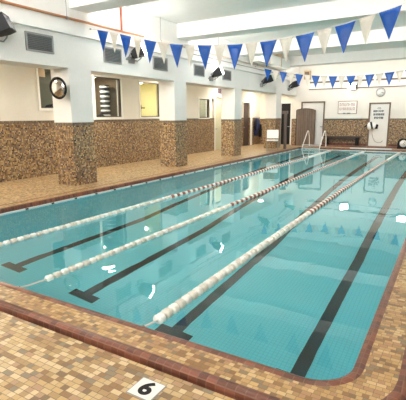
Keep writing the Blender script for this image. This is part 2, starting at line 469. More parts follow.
wframe('window_4', 14.03, 14.94, 1.54, 2.39, .05, 'small window in the third alcove')
# white lintel strip joining windows 2 and 3
def room(y0, y1, depth, mat, z1=3.0):
    x0 = XB-.18-depth; x1 = XB-.18
    for a, b in (((x0-.08, y0-.05, DZ), (x0, y1+.05, z1)), ((x0, y0-.08, DZ), (x1, y0, z1)), ((x0, y1, DZ), (x1, y1+.08, z1)), ((x0, y0, DZ-.06), (x1, y1, DZ)), ((x0, y0, z1), (x1, y1, z1+.06))):
        flat = b[2]-a[2] < .1
        struct(MB().box(a, b).build(('floor_side_room' if a[2] < 1 else 'ceiling_side_room') if flat else 'wall_side_room', mat), 'surface of a small room behind the alcove windows')
def rlamp(x, y, z, s=.3, strength=None):
    o_ = MB().box((x-s/2, y-s/2, z), (x+s/2, y+s/2, z+.03)).build('ceiling_light', strength or 'lamp')
    return o_
M['roomlamp'] = emis('side_room_lamp_glow', (1., .93, .78), 30.)
M['roomlamp_faint'] = emis('faint_room_lamp_glow', (1., .93, .8), 7.)
M['added_lamp_far'] = emis('added_far_strip_glow', (1., .97, .93), 8.)  # weaker glow for the added strips near the far wall
M['roomlamp_dim'] = emis('dim_room_lamp_glow', (1., .93, .8), 20.)
room(4.6, 6.9, 1.6, 'olive'); room(7.1, 9.35, 1.9, 'brown'); room(9.5, 12.6, 2.2, 'yellow'); room(13.2, 15.3, 1.5, 'olive'); room(18.5, 20.3, 1.2, 'darkdoor')
for (x, y, st, lb) in ((-4.2, 5.8, 'roomlamp_faint', 'in the room behind the mirror window'), (-4.3, 8.3, 'roomlamp_dim', 'in the room with the striped pole'), (-4.6, 11.2, 'roomlamp', 'in the yellow room'), (-4.1, 14.3, 'roomlamp', 'in the room behind the small third window')):
    tag(rlamp(x, y, 2.94, .5, st), 'square glowing ceiling light '+lb, 'ceiling light')
# things seen through the windows
t = empty('striped_pole', (-4.35, 10.2-.0, DZ))
bpy.data.objects.remove(t)
mb = MB().lathe([(0, 0), (.17, 0), (.17, 2.75), (0, 2.75)], 20)
tag(mb.build('striped_pole', 'stripe', loc=(-4.15, 9.02, DZ)), 'black and white banded pole inside the dim room', 'pole')
t = empty('exercise_bike', (-3.80, 8.42, DZ), 'dark exercise machine with curved hood inside the dim room', 'exercise machine')
MB().lathe([(0, 1.78), (.30, 1.55), (.34, 1.3), (.28, .95), (0, .9)], 20).build('hood', 'black', t)
MB().tube([(0, 0, .95), (0, 0, .04)], .05).box((-.25, -.25, 0), (.25, .25, .04)).build('stand', 'black', t)
t = empty('coat_rack', (-3.9, 7.75, DZ), 'dark upright rack with rounded arms inside the dim room', 'rack')
MB().tube([(0, 0, 0), (0, 0, 2.7)], .05).build('post', 'dark', t)
for z_ in (1.9, 2.2, 2.5): MB().tube([(.0, 0, z_), (.05, .18, z_+.06), (.02, .26, z_-.06), (0, .12, z_-.16)], .035).build('arm', 'black', t)
t = empty('notice_board', (-5.31, 9.55, 2.0), 'tan notice panel on the dim room wall', 'board')
MB().box((0, -.35, .1), (.03, .3, .85)).build('panel', 'beige', t)
t = empty('shelf_unit', (-4.3, 11.0, 0), 'small dark wall shelf with items in the yellow room', 'shelf')
MB().box((-.4, -.75, 1.93), (.1, .35, 1.98)).build('shelf_board', 'dark', t)
MB().box((-.3, .2, DZ), (0, .24, 1.93)).box((-.3, -.7, DZ), (0, -.66, 1.93)).build('bracket', 'grey', t)
for k, (y, h, mt) in enumerate(((-.6, .3, 'brown'), (-.4, .36, 'brown'), (-.1, .08, 'dark'), (.1, .1, 'dark'))):
    lb = ['brown carton at the left end of the yellow room shelf', 'taller brown carton beside the left carton on the shelf', 'small dark item in the middle of the shelf', 'small dark item at the right end of the shelf'][k]
    tag(MB().box((-4.45, 11.0+y-.09, 1.98), (-4.25, 11.0+y+.09, 1.98+h)).build('carton' if k < 2 else 'small_box', mt, bevel=.008), lb, 'box')
# poster in window 1
tag(MB().box((XB-.055, 5.60, 2.72), (XB-.045, 5.80, 2.93)).build('paper_notice', 'beige'), 'small yellow notice taped inside the narrow window', 'notice')
t = empty('office_chair', (-3.85, 6.45, DZ), 'dark rounded chair back seen through the narrow window', 'chair')
MB().lathe([(0, 2.05), (.2, 2.0), (.3, 1.8), (.3, 1.5), (0, 1.45)], 16).build('backrest', 'charcoal', t)
MB().box((-.25, -.25, .9), (.25, .25, 1.0)).tube([(0, 0, 0), (0, 0, .9)], .04).tube([(-.05, 0, .95), (-.05, 0, 1.5)], .03).box((-.25, -.25, 0), (.25, .25, .04)).build('seat', 'black', t)
t = empty('locker', (-4.75, 14.9, DZ), 'grey-green locker in the room behind the small window', 'locker')
MB().box((0, -.6, 0), (.4, .0, 2.1)).build('body', 'olive', t, bevel=.01)
MB().box((.4, -.55, .1), (.42, -.31, 2.05)).build('door', 'grey', t); MB().box((.4, -.29, .1), (.42, -.04, 2.05)).build('door', 'grey', t)

# ------------------------------------------------------------------ doors
def door_x(name, y0, y1, z1, leaf, frame, label, hy=None):
    mb = MB(); t_ = .07
    mb.box((XB-.1, y0-t_, DZ), (XB+.03, y0, z1+t_)).box((XB-.1, y1, DZ), (XB+.03, y1+t_, z1+t_)).box((XB-.1, y0, z1), (XB+.03, y1, z1+t_))
    f = mb.build(name, frame, bevel=.004); struct(f, label)
    MB().box((XB-.1, y0+.005, DZ+.01), (XB-.05, y1-.005, z1-.005)).build('door_leaf', leaf, f); lf_ = f.children[-1]
    MB().tube([(XB-.05, hy, 1.0), (XB+.01, hy, 1.0)], .02).box((XB+.0, hy-.02, .98), (XB+.02, hy+.12, 1.02)).build('door_handle', 'grey', lf_)
    return f
door_x('door_1', 15.5, 16.35, 2.56-.05, 'paledoor', 'trim', 'pale cream door in the third alcove', 15.6)
door_x('door_2', 18.66, 19.5, 2.33, 'darkdoor', 'recess', 'dark brown door in the fourth alcove', 18.75)
MB().box((XB-.1, 19.57, DZ), (XB+.02, 19.86, 2.37)).build('trim_5', 'trim')['kind'] = 'structure'
def door_y(name, x0, x1, z1, leaf, frame, label, hx=None, t_=.07, panel=False):
    mb = MB()
    mb.box((x0-t_, YF-.04, DZ), (x0, YF+.1, z1+t_)).box((x1, YF-.04, DZ), (x1+t_, YF+.1, z1+t_)).box((x0, YF-.04, z1), (x1, YF+.1, z1+t_))
    f = mb.build(name, frame, bevel=.004); struct(f, label)
    MB().box((x0+.004, YF+.02, DZ+.01), (x1-.004, YF+.08, z1-.004)).build('door_leaf', leaf, f); lf_ = f.children[-1]
    if hx: MB().tube([(hx, YF+.02, 1.0), (hx, YF-.05, 1.0)], .02).box((hx-.02, YF-.06, .98), (hx+.12, YF-.04, 1.02)).build('door_handle', 'grey', lf_)
    return f
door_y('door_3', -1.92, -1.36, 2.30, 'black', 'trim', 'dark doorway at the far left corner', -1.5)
door_y('door_4', -.68, .50, 2.30, 'trim', 'bronze', 'wide white door with brown frame behind the folding cabinet', .38)
d5 = door_y('door_5', 2.92, 3.81, 2.17, 'trim', 'bronze', 'white door with brown frame under the clock', None)
# high windows on the far wall
for i, (a, b) in enumerate(((-.35, 1.28), (1.36, 3.0), (3.08, 4.72))):
    f = MB().box((a, YF+.01, 3.05), (b, YF+.07, 3.08)).box((a, YF+.01, 3.77), (b, YF+.07, 3.8)).box((a, YF+.01, 3.08), (a+.03, YF+.07, 3.77)).box((b-.03, YF+.01, 3.08), (b, YF+.07, 3.77)).build('window_%d' % (5+i), 'trim')
    struct(f, 'high frosted window of the far wall')
    MB().box((a+.03, YF-.02, 3.35), (b-.03, YF+.06, 3.42)).build('glazing_bar', 'bronze', f)
    MB().box((a+.03, YF+.08, 3.08), (b-.03, YF+.1, 3.77)).build('window_pane', 'frosted', f)
struct(MB().box((-.35, YF-.05, 3.0), (4.72, YF, 3.04)).build('trim_6', 'bronze'), 'thin sill below the high windows')

# ------------------------------------------------------------------ vents, pipes, flood lights
vs = [(3.55, 4.25), (5.8, 6.46), (7.83, 8.55), (10.08, 10.78), (12.15, 12.85)]
vl = ['large grey louvred vent above the first alcove, left of the pennants', 'grey louvred vent behind the first two blue pennants', 'grey louvred vent right of the second flood light',
      'small grey vent left of the third flood light', 'small grey vent right of the third flood light']
for (a, b), lb in zip(vs, vl):
    t = empty('wall_vent', (XH, (a+b)/2, 2.97), lb, 'vent', 'louvred vents on the left wall'); h = (b-a)/2
    MB().box((0, -h, 0), (.03, h, .04)).box((0, -h, .34), (.03, h, .38)).box((0, -h, .04), (.03, -h+.04, .34)).box((0, h-.04, .04), (.03, h, .34)).build('frame', 'grey', t)
    MB().box((0, -h+.04, .04), (.005, h-.04, .34)).build('backing', 'ventd', t)
    for k in range(8):
        z_ = .055+k*.036
        MB().box((0, -h+.04, 0), (.004, h-.04, .030), Matrix.Translation((.008, 0, z_)) @ Matrix.Rotation(.7, 4, 'Y')).build('slat', 'ventm', t)
t = empty('sprinkler_pipe', (0, 0, 0), 'orange copper pipe running along the top of the left wall', 'pipe')
MB().tube([(-.86, YB, 3.76), (-.86, 7.2, 3.76)], .028, 10).build('main_pipe', 'copper', t)
MB().tube([(-.86, 7.2, 3.76), (-.86, YF, 3.76)], .027, 10).build('painted_pipe', 'palepipe', t)['label'] = 'pale painted stretch of pipe'
for y in (1.5, 4.53, 8.0, 11.5, 15., 18.5):
    MB().tube([(-.86, y, 3.78), (-.86, y, ZC)], .007, 6).build('hanger_rod', 'grey', t); MB().lathe([(.028, -.02), (.038, -.02), (.038, .02), (.028, .02)], 12, Matrix.Translation((-.86, y, 3.76)) @ Matrix.Rotation(PI/2, 4, 'X')).build('clamp', 'grey', t)
MB().tube([(-.86, 6.32, 3.77), (-.86, 6.32, ZC)], .028, 10).build('riser', 'redpipe', t)
tag(MB().tube([(-.93, 6.7, 3.45), (-.93, 6.7, ZC)], .012, 8).build('conduit', 'cord'), 'thin pale conduit right of the red riser pipe', 'conduit')
tag(MB().tube([(-.90, 9.75, 3.62), (-.90, YF, 3.62)], .014, 8).build('conduit', 'grey'), 'thin grey conduit below the copper pipe beyond the second beam', 'conduit')
t = empty('air_duct', (-.58, 14.1, 3.82), 'boxy white duct high on the left wall beyond the third beam', 'duct')
MB().box((-.20, 0, 0), (.2, 3.7, .4)).build('body', 'trim', t, bevel=.01)
for y in (1.1, 2.5): MB().box((-.21, y, -.01), (.21, y+.06, ZC-3.82)).build('hanger_strap', 'beige', t)

def flood(loc, label, far=False, glow=True):
    t = empty('flood_light', loc, label, 'flood light', 'black flood lights on the walls')
    # local frame: +x points out of the wall; body tipped down toward the pool
    R = Matrix.Translation((.28, 0, .04)) @ Matrix.Rotation(math.radians(-10), 4, 'X') @ Matrix.Rotation(math.radians(20), 4, 'Y')
    if not far: R = Matrix.Translation((.26, 0, .04)) @ Matrix.Rotation(math.radians(38), 4, 'Z') @ Matrix.Rotation(math.radians(-24), 4, 'Y')
    mb = MB(); mb.prism([(-.16, -.10), (.10, -.15), (.14, -.15), (.14, .15), (.10, .15), (-.16, .06)], .40, R @ Matrix.Translation((0, -.2, 0)))
    mb.build('body', 'black', t, bevel=.008)
    if glow: MB().box((.141, -.19, -.14), (.20, .19, .14), R).build('lens', 'flood', t, bevel=.02)
    else:
        MB().box((.141, -.17, -.12), (.15, .17, .12), R).build('lens', 'flood', t)
        MB().box((.13, -.2, .12), (.24, .2, .15), R).box((.13, -.2, -.15), (.24, .2, -.12), R).box((.13, -.2, -.12), (.24, -.17, .12), R).box((.13, .17, -.12), (.24, .2, .12), R).build('hood', 'black', t)
    mb = MB()
    for k in range(6): mb.box((-.2, -.17+k*.064, -.08), (-.10, -.155+k*.064, .05), R)
    mb.build('cooling_fins', 'charcoal', t)
    MB().tube([(.24, -.24, .04), (.16, -.24, -.1), (.05, -.24, -.16), (.05, .24, -.16), (.16, .24, -.1), (.24, .24, .04)], .016, 8).build('bracket', 'grey', t)
    MB().box((0, -.1, -.24), (.06, .1, -.08)).build('wall_plate', 'grey', t, bevel=.005)
    if far: t.rotation_euler = (0, 0, -PI/2)
    return t
flood((XH, 2.78, 3.22), 'black flood light at the far left of the photo, partly cut by its edge', glow=False)
flood((XH, 6.85, 3.28), 'black flood light between the second and third wall vents')
flood((XH, 11.25, 3.10), 'black flood light with bright lens between the two small vents')
flood((XH, 15.9, 3.15), 'dark flood light behind the far pennants, above the fourth alcove', glow=False)
flood((XH, 19.6, 3.15), 'dark flood light nearest the far left corner', glow=False)
flood((2.0, YF, 3.12), 'flood light on the far wall behind the middle pennants', True)
flood((4.85, YF, 3.45), 'flood light at the right end of the far wall windows', True)

# added strip lights, unseen fill for the hall, on the far faces of the beams, and on the near wall
bl = ['over the near pool edge', 'first over the pool', 'second over the pool', 'third over the pool', 'nearest the far wall']
sides = ['left', 'middle', 'right']
for bi, by in enumerate((1.0, 5.25, 9.6, 14.0, 18.6)):
    for i, x in enumerate((.6, 3.5, 6.4)):
        t = empty('added_strip_light', (x, by, 4.10), f'{sides[i]} added white fill strip light, out of sight, fixed to the back of the beam {bl[bi]}', 'strip light', 'added strip lights on the beams')
        MB().box((-1.2, 0, 0), (1.2, .05, .24)).build('housing', 'housing', t)
        MB().box((-1.16, .05, .03), (1.16, .08, .21)).build('diffuser', 'added_lamp_far' if bi > 2 else 'lamp', t, bevel=.01)
for i, x in enumerate((.4, 3.4, 6.4)):
    for z in (3.5,):
        t = empty('added_strip_light', (x, YB, z), f"{sides[i]} added fill strip light on the wall behind the camera", 'strip light', 'added strip lights on the near wall')
        MB().box((-1.2, 0, 0), (1.2, .05, .5)).build('housing', 'housing', t)
        MB().box((-1.16, .05, .03), (1.16, .08, .47)).build('diffuser', 'lamp', t, bevel=.01)
# alcove downlights
for y, s_ in ((2.9, 'first'), (7.0, 'second'), (11.3, 'third'), (15.7, 'fourth'), (19.6, 'last')):
    t = empty('downlight', (-2.45, y, ZRC), f'round white downlight in the ceiling of the {s_} alcove', 'downlight', 'alcove downlights')
    MB().lathe([(0, 0), (.24, 0), (.24, -.03), (.2, -.05), (0, -.05)], 24).build('housing', 'housing', t)
    MB().lathe([(0, -.051), (.19, -.051), (.17, -.07), (0, -.075)], 24).build('diffuser', 'alcove_lamp' if 'alcove_lamp' in M else M.setdefault('alcove_lamp', emis('alcove_lamp_glow', (1., .90, .72), 95.)), t)

# ------------------------------------------------------------------ round mirror
t = empty('convex_mirror', (-1.15, 4.40, 2.26), 'round convex mirror with black rim on the first pillar', 'mirror')
Rm = Matrix.Rotation(math.radians(6), 4, 'Z') @ Matrix.Rotation(math.radians(96), 4, 'X')
MB().lathe([(0, .05), (.08, .047), (.16, .034), (.215, .012), (.215, 0), (0, 0)], 32, Rm).build('mirror_face', 'mirror', t)
MB().lathe([(.205, -.01), (.245, -.01), (.25, .012), (.235, .03), (.205, .022)], 32, Rm).lathe([(0, -.012), (.22, -.012)], 32, Rm).build('rim', 'black', t)
MB().tube([(-.02, .02, .0), (-.05, .14, .02), (-.1, .26, .02)], .014).build('bracket', 'grey', t)

# ------------------------------------------------------------------ pennant lines
def interp(P, x):
    for (a, u), (b, v) in zip(P, P[1:]):
        if x <= b: return u+(v-u)*(x-a)/(b-a)
    return P[-1][1]
def smooth(P, x):
    return (interp(P, x-.25)+2*interp(P, x)+interp(P, x+.25))/4
def pennants(y, P, x0, label, first):
    t = empty('pennant_line', (0, y, 0), label, 'pennant line', 'pennant lines over the pool')
    xs = [P[0][0]+(P[-1][0]-P[0][0])*i/60 for i in range(61)]
    MB().tube([(x, 0, smooth(P, x)) for x in xs], .006, 6).build('cord', 'cord', t)
    n = 0; rnd = random.Random(3)
    x = x0
    while x < XR-.3:
        for colr, xc, w, h in (('blue', x, .34, .47), ('cream', x+.345, .26, .43)):
            if xc > XR-.35: continue
            z = smooth(P, xc); sl = (smooth(P, xc+.1)-smooth(P, xc-.1))/.2
            lean = rnd.uniform(-.05, .05); sw = rnd.uniform(-.16, .16)
            bm = bmesh.new(); R_ = 6; rows = []
            for r in range(R_+1):
                f = r/R_; hw = w/2*(1-f)*.97+.004
                row = []
                for c_ in range(5):
                    u_ = -1+c_/2
                    bow = .02*math.cos(u_*PI/2)*(1-f)+sw*f*f*h*.5
                    row.append(bm.verts.new((u_*hw+lean*f*h, bow, u_*hw*sl-f*h-.004)))
                rows.append(row)
            for A_, B_ in zip(rows, rows[1:]):
                for c_ in range(4): bm.faces.new([A_[c_], A_[c_+1], B_[c_+1], B_[c_]]).smooth = True
            bmesh.ops.solidify(bm, geom=bm.faces[:], thickness=.0025)
            me = bpy.data.meshes.new('pennant'); bm.to_mesh(me); bm.free(); me.materials.append(M[colr])
            o_ = bpy.data.objects.new('pennant', me); COL.objects.link(o_); o_.parent = t; o_.location = (xc, 0, z)
            o_['label'] = 'blue pennant' if colr == 'blue' else 'cream pennant'
        x += .69
    for xx in (P[0][0], P[-1][0]):
        MB().tube([(xx-.01, 0, smooth(P, xx)), (xx+.03, 0, smooth(P, xx))], .02, 8).build('eyelet', 'grey', t)
    return t
P1 = [(XH+.10, 3.66), (-.57, 3.59), (.12, 3.42), (.8, 3.24), (1.46, 3.10), (2.18, 3.02), (2.86, 2.97), (3.57, 2.97), (4.25, 3.02), (4.93, 3.11), (5.58, 3.25), (6.3, 3.42), (7.1, 3.64), (XR, 3.98)]
pennants(5.3, P1, -.57+.02, 'near line of blue and cream triangular pennants across the pool', True)
P2 = [(XH+.10, 3.72), (-.36, 3.57), (.32, 3.42), (.97, 3.29), (1.68, 3.19), (2.36, 3.13), (3.05, 3.11), (3.75, 3.12), (4.45, 3.16), (5.2, 3.24), (6.2, 3.4), (XR, 3.85)]
pennants(15.0, P2, -.36, 'far line of small blue and cream pennants in front of the far wall', False)

# ------------------------------------------------------------------ lane ropes
PITCH = .105
def float_mesh(matname, fr):
    mb = MB(); Rx = Matrix.Rotation(PI/2, 4, 'X')
    mb.lathe([(.012, -.040), (fr*.6, -.039), (fr*.95, -.030), (fr, -.02), (fr*.85, 0), (fr, .02), (fr*.95, .030), (fr*.6, .039), (.012, .040)], 14, Rx)
    o_ = mb.build('float', matname); me = o_.data; bpy.data.objects.remove(o_); return me
def lane_rope(x, ystart, label, bend, FR=.042):
    t = empty('lane_rope', (x, 0, ZW), label, 'lane rope', 'lane ropes on the water')
    def bx(y): return bend*math.sin(PI*min(1, max(0, y/PL)))
    def bz(y): return .012
    MB().tube([(0, -.0, .05), (bx(.15), .15, .03), (bx(ystart), ystart, .014)]+[(bx(y), y, bz(y)) for y in (2, 4, 6, 8, 10, 12, 14, 16, 18)]+[(0, PL-.25, .015), (0, PL, .05)], .009, 8).build('cable', 'cord', t)
    MB().tube([(0, -.005, .05), (0, .06, .045)], .018, 8).build('hook', 'chrome', t)
    MB().tube([(0, PL-.06, .045), (0, PL+.005, .05)], .018, 8).build('hook', 'chrome', t)
    ms = {k: float_mesh(k, FR) for k in ('fwhite', 'fcream', 'fred')}
    y = ystart; i = 0; rest = bmesh.new(); order = ['fwhite', 'fcream', 'fred']
    while y < PL-.45:
        if y < 4.7: kx = 'fcream' if i % 2 else 'fwhite'
        elif y < 14.6: kx = 'fred' if i % 2 else 'fwhite'
        else: kx = 'fwhite'
        if i < 100:
            o_ = bpy.data.objects.new('float', ms[kx]); COL.objects.link(o_); o_.parent = t; o_.location = (bx(y), y, bz(y)); 
        else:
            b2 = bmesh.new(); b2.from_mesh(ms[kx]); bmesh.ops.translate(b2, vec=(bx(y), y, bz(y)), verts=b2.verts)
            for f in b2.faces: f.material_index = order.index(kx)
            tmp = bpy.data.meshes.new('t'); [tmp.materials.append(M[q]) for q in order]; b2.to_mesh(tmp); b2.free(); rest.from_mesh(tmp); bpy.data.meshes.remove(tmp)
        y += PITCH; i += 1
    me = bpy.data.meshes.new('distant_floats'); rest.to_mesh(me); rest.free()
    for k in order: me.materials.append(M[k])
    o_ = bpy.data.objects.new('distant_floats', me); COL.objects.link(o_); o_.parent = t; o_['kind'] = 'stuff'
    return t
lane_rope(W, .35, 'lane rope nearest the left wall, white then red and white floats', .10)
lane_rope(2*W, .42, 'middle lane rope, white and cream floats turning red and white', 0)
lane_rope(3*W, .28, 'right lane rope with the largest looking white floats', -.08, .052)

# ------------------------------------------------------------------ depth marker
t = empty('depth_marker', (5.245, -.565, DZ), 'white square tile with black number 6 set in the deck', 'depth marker')
MB().box((-.092, -.087, -.01), (.092, .087, .003)).build('border', 'grey', t)
MB().box((-.085, -.08, -.01), (.085, .08, .0045)).build('tile', 'white', t); t = [c for c in t.children if c.name.startswith('tile')][0]
def glyph(txt, size, bold, ext):
    cu = bpy.data.curves.new('numeral', 'FONT'); cu.body = txt; cu.size = size; cu.offset = bold; cu.extrude = ext; cu.align_x = 'CENTER'; cu.align_y = 'CENTER'
    ob = bpy.data.objects.new('numeral', cu); COL.objects.link(ob)
    dg = bpy.context.evaluated_depsgraph_get(); me = bpy.data.meshes.new_from_object(ob.evaluated_get(dg)); bpy.data.objects.remove(ob); return me
me = glyph('6', .165, .006, .0008); me.materials.append(M['black'])
o_ = bpy.data.objects.new('numeral', me); COL.objects.link(o_); o_.parent = t; o_.location = (0, -.002, .0053); o_.scale = (1.08, 1, 1)
o_['label'] = 'black number 6'

# ------------------------------------------------------------------ ladder
t = empty('pool_ladder', (0, PL, 0), 'chrome pool ladder with two looped handrails at the far left of the pool', 'pool ladder')
for x in (.02, .92):
    pts = [(x, 1.22, -.03), (x, 1.2, .3), (x, 1.08, .68), (x, .95, .80), (x, .78, .76), (x, .45, .45), (x, .06, .06), (x, -.08, -.25), (x, -.11, -.95)]
    sm = []
    for i in range(len(pts)-1):
        a, b = Vector(pts[max(0, i-1)]), Vector(pts[i]); c_, d = Vector(pts[i+1]), Vector(pts[min(len(pts)-1, i+2)])
        for k in range(5):
            f = k/5; sm.append(.5*((2*b)+(c_-a)*f+(2*a-5*b+4*c_-d)*f*f+(3*b-a-3*c_+d)*f**3))
    sm.append(Vector(pts[-1])); MB().tube(sm, .024, 10).build('handrail', 'white', t)
    MB().lathe([(0, DZ), (.055, DZ), (.055, DZ+.02), (.03, DZ+.03), (0, DZ+.03)], 16, Matrix.Translation((x, 1.22, 0))).build('foot_flange', 'chrome', t)
for z, y in ((.12, -.02), (-.04, -.08), (-.35, -.11), (-.65, -.11)): MB().box((.02, y-.05, z-.015), (.92, y+.04, z+.015)).build('tread', 'white', t, bevel=.006)

# ------------------------------------------------------------------ folding cabinet
t = empty('folding_partition', (-.32, YF-.45, DZ), 'tall grey-brown pleated folding partition in front of the left far door', 'folding partition')
poly = []
n = 8; hw = .47
for i in range(n+1):
    poly.append((-hw+2*hw*i/n, -.12 if i % 2 else -.16))
mb = MB(); top = 1.95
for i in range(n):
    (xa, ya), (xb, yb) = poly[i], poly[i+1]
    za = top+.06*math.sin(PI*(i)/n); zb = top+.06*math.sin(PI*(i+1)/n)
    v = [mb.bm.verts.new(q) for q in ((xa, ya, 0), (xb, yb, 0), (xb, yb, zb), (xa, ya, za), (xa, .2, 0), (xb, .2, 0), (xb, .2, zb), (xa, .2, za))]
    for f in ((0, 1, 2, 3), (5, 4, 7, 6), (3, 2, 6, 7), (0, 4, 5, 1)): mb.bm.faces.new([v[j] for j in f])
    if i == 0: mb.bm.faces.new([v[0], v[3], v[7], v[4]])
    if i == n-1: mb.bm.faces.new([v[1], v[5], v[6], v[2]])
mb.build('pleated_panel', 'fold', t)
mb = MB()
for i in range(1, n): mb.box((poly[i][0]-.006, poly[i][1]-.008, .02), (poly[i][0]+.006, poly[i][1]+.004, top+.03))
mb.build('hinge_strips', 'dark', t)
MB().tube([(-hw, -.15, top+.01), (-hw*.5, -.15, top+.055), (0, -.15, top+.075), (hw*.5, -.15, top+.055), (hw, -.15, top+.01)], .018, 8).build('top_rail', 'dark', t)
MB().box((-hw-.05, -.16, 0), (-hw, .2, top)).build('end_post', 'dark', t, bevel=.005)

# ------------------------------------------------------------------ bench and ledge
t = empty('wall_bench', (1.61, YF, DZ), 'long dark bench with bracket legs along the far wall', 'bench')
MB().box((-.93, -.45, .50), (.93, -.06, .56)).build('seat', 'bench', t, bevel=.01)
for x in (-.78, .78):
    MB().box((x-.06, -.40, 0), (x+.06, -.32, .50)).box((x-.05, -.32, .1), (x+.05, -.10, .16)).box((x-.06, -.16, 0), (x+.06, -.08, .5)).build('leg', 'black', t)
MB().box((-.72, -.34, .38), (.72, -.30, .5)).build('apron', 'dark', t)
struct(MB().box((.66, YF-.12, 1.44), (2.50, YF, 1.51)).build('trim_7', 'gutter', bevel=.008), 'pale ledge capping the mosaic above the bench')

# ------------------------------------------------------------------ whiteboard
t = empty('whiteboard', (1.76, YF, 1.68), 'white notice board with faint red writing above the bench', 'notice board')
MB().box((-.49, -.03, 0), (.49, 0, .68)).build('frame', 'pinkframe', t, bevel=.004)
MB().box((-.46, -.036, .03), (.46, -.03, .65)).build('panel', 'board', t)
rn = random.Random(5)
def squiggles(rows, x0, x1, mat, thick, y, parent, name, wl=.05, gap=.03):
    mb = MB()
    for z, h in rows:
        x = x0
        while x < x1-wl*.5:
            w_ = wl*rn.uniform(.6, 1.1); q = rn.randrange(4)
            mb.box((x, y, z), (x+thick, y+.002, z+h))
            if q != 3: mb.box((x+w_-thick, y, z), (x+w_, y+.002, z+h))
            if q in (0, 2): mb.box((x, y, z+h-thick), (x+w_, y+.002, z+h))
            if q in (1, 2): mb.box((x, y, z), (x+w_, y+.002, z+thick))
            if q == 3: mb.box((x, y, z+h*.5), (x+w_, y+.002, z+h*.5+thick))
            x += w_+gap*rn.uniform(.6, 1.3)
    return mb.build(name, mat, parent)
for z_ in (.42, .2): squiggles([(z_, .14)], -.40, .40, 'faint', .018, -.039, t, 'handwriting', .08, .035)
MB().box((-.25, -.075, .01), (.25, -.036, .03)).build('pen_tray', 'grey', t)
for x in (-.15, .05, .1): MB().tube([(x-.06, -.055, .043), (x+.07, -.055, .043)], .013, 8).build('marker_pen', 'black', t)

# ------------------------------------------------------------------ door sign
t = empty('door_sign', (3.34, YF+.02, 1.36), 'white paper sign with dark text lines on the white door', 'sign')
MB().box((-.31, -.012, 0), (.31, 0, .72)).build('panel', 'white', t)
squiggles([(.40, .10)], -.27, .27, 'ink', .022, -.014, t, 'lettering_top', .055, .012)
squiggles([(.23, .11)], -.26, .26, 'ink', .026, -.014, t, 'lettering_middle', .06, .014)
squiggles([(.06, .11)], -.22, .25, 'ink', .026, -.014, t, 'lettering_bottom', .06, .014)
mb = MB(); mb.tube([(.08*math.cos(a), -.014, .57+.07*math.sin(a)) for a in [PI*i/10 for i in range(11)]], .008, 6).box((-.08, -.016, .555), (.08, -.012, .575)); mb.build('emblem', 'ink', t)

# ------------------------------------------------------------------ clocks
Rf = Matrix.Rotation(PI/2, 4, 'X')
def clock_face(t, r, z, y, hands, tick=True):
    MB().lathe([(0, y), (r, y), (r, y+.006), (0, y+.006)], 32, Matrix.Translation((0, 0, z)) @ Rf).build('dial', 'white', t)
    mb = MB()
    for k in range(12):
        a = k*PI/6; M_ = Matrix.Translation((0, 0, z)) @ Matrix.Rotation(a, 4, 'Y')
        mb.box((-.006, -y-.009, r*.82), (.006, -y-.006, r*.95), M_)
    d_ = [c for c in t.children if c.name.startswith('dial')][0]; mb.build('hour_marks', 'ink', d_)
    for a, l in hands: MB().box((-.008, -y-.013, -.02), (.008, -y-.010, l), Matrix.Translation((0, 0, z)) @ Matrix.Rotation(a, 4, 'Y')).build('clock_hand', 'black', t)
t = empty('wall_clock', (3.35, YF, 2.75), 'round white wall clock above the white door', 'clock')
MB().lathe([(0, 0), (.215, 0), (.225, .02), (.22, .045), (.195, .045), (.195, .03), (0, .03)], 32, Rf).build('case', 'grey', t)
clock_face(t, .192, 0, .031, ((1.5, .11), (1.75, .16)))
t = empty('pace_clock', (4.66, YF-.62, DZ), 'black framed pace clock standing low at the right of the far wall', 'clock')
mb = MB(); q = [(-.27, 0), (.27, 0), (.27, .34), (.2, .46), (.1, .5), (-.1, .5), (-.2, .46), (-.27, .34)]
mb.prism(q, .14); mb.build('case', 'black', t, bevel=.01)
clock_face(t, .17, .26, .002, ((.6, .12), (2.3, .15)))
MB().box((-.25, -.1, -.0), (.25, 0, .03)).build('base', 'black', t)

# ------------------------------------------------------------------ hose reel on a stand before the door
t = empty('hose_reel', (3.08, YF-.35, 0), 'white drum reel with black guards and trailing hose before the white door', 'hose reel')
Rr = Matrix.Translation((0, 0, 1.06)) @ Matrix.Rotation(math.radians(25), 4, 'Y') @ Matrix.Rotation(math.radians(70), 4, 'X')
MB().lathe([(0, -.13), (.20, -.13), (.21, -.11), (.21, .11), (.20, .13), (0, .13)], 24, Rr).build('drum', 'white', t)
MB().box((-.045, -.2, .131), (.045, .18, .16), Rr @ Matrix.Rotation(.7, 4, 'Z')).build('slot_cover', 'black', t, bevel=.008)
MB().prism([(-.34, .98), (-.17, 1.08), (-.17, 1.18), (-.36, 1.02)], .1, Matrix.Translation((0, -.05, 0))).build('left_guard', 'black', t)
MB().prism([(.18, .92), (.29, .92), (.32, 1.12), (.24, 1.16), (.2, 1.05)], .12, Matrix.Translation((0, -.06, 0))).build('right_guard', 'black', t)
MB().tube([(-.02, .15, 1.06), (-.10, .37, 1.06)], .03).build('wall_arm', 'grey', t)
hp = [(.05, -.05, .86), (.06, -.05, .66), (.12, -.04, .45), (.22, -.03, .28), (.36, -.02, .22), (.50, 0, .24), (.58, .02, .33)]
MB().tube(hp, .012, 8).build('hose', 'grey', t)

# low white backboard lying on the far pool edge
tag(MB().box((2.42, PL-.02, -.0), (4.30, PL+.1, .05)).build('edge_board', 'white', bevel=.012), 'long white board lying on the far pool edge', 'board')

# ------------------------------------------------------------------ folding chair
t = empty('folding_chair', (-.68, 16.55, DZ), 'white folding chair with thin crossed metal legs on the left deck', 'chair', rz=math.radians(20)); t.scale = (1.12, 1.12, 1.08)
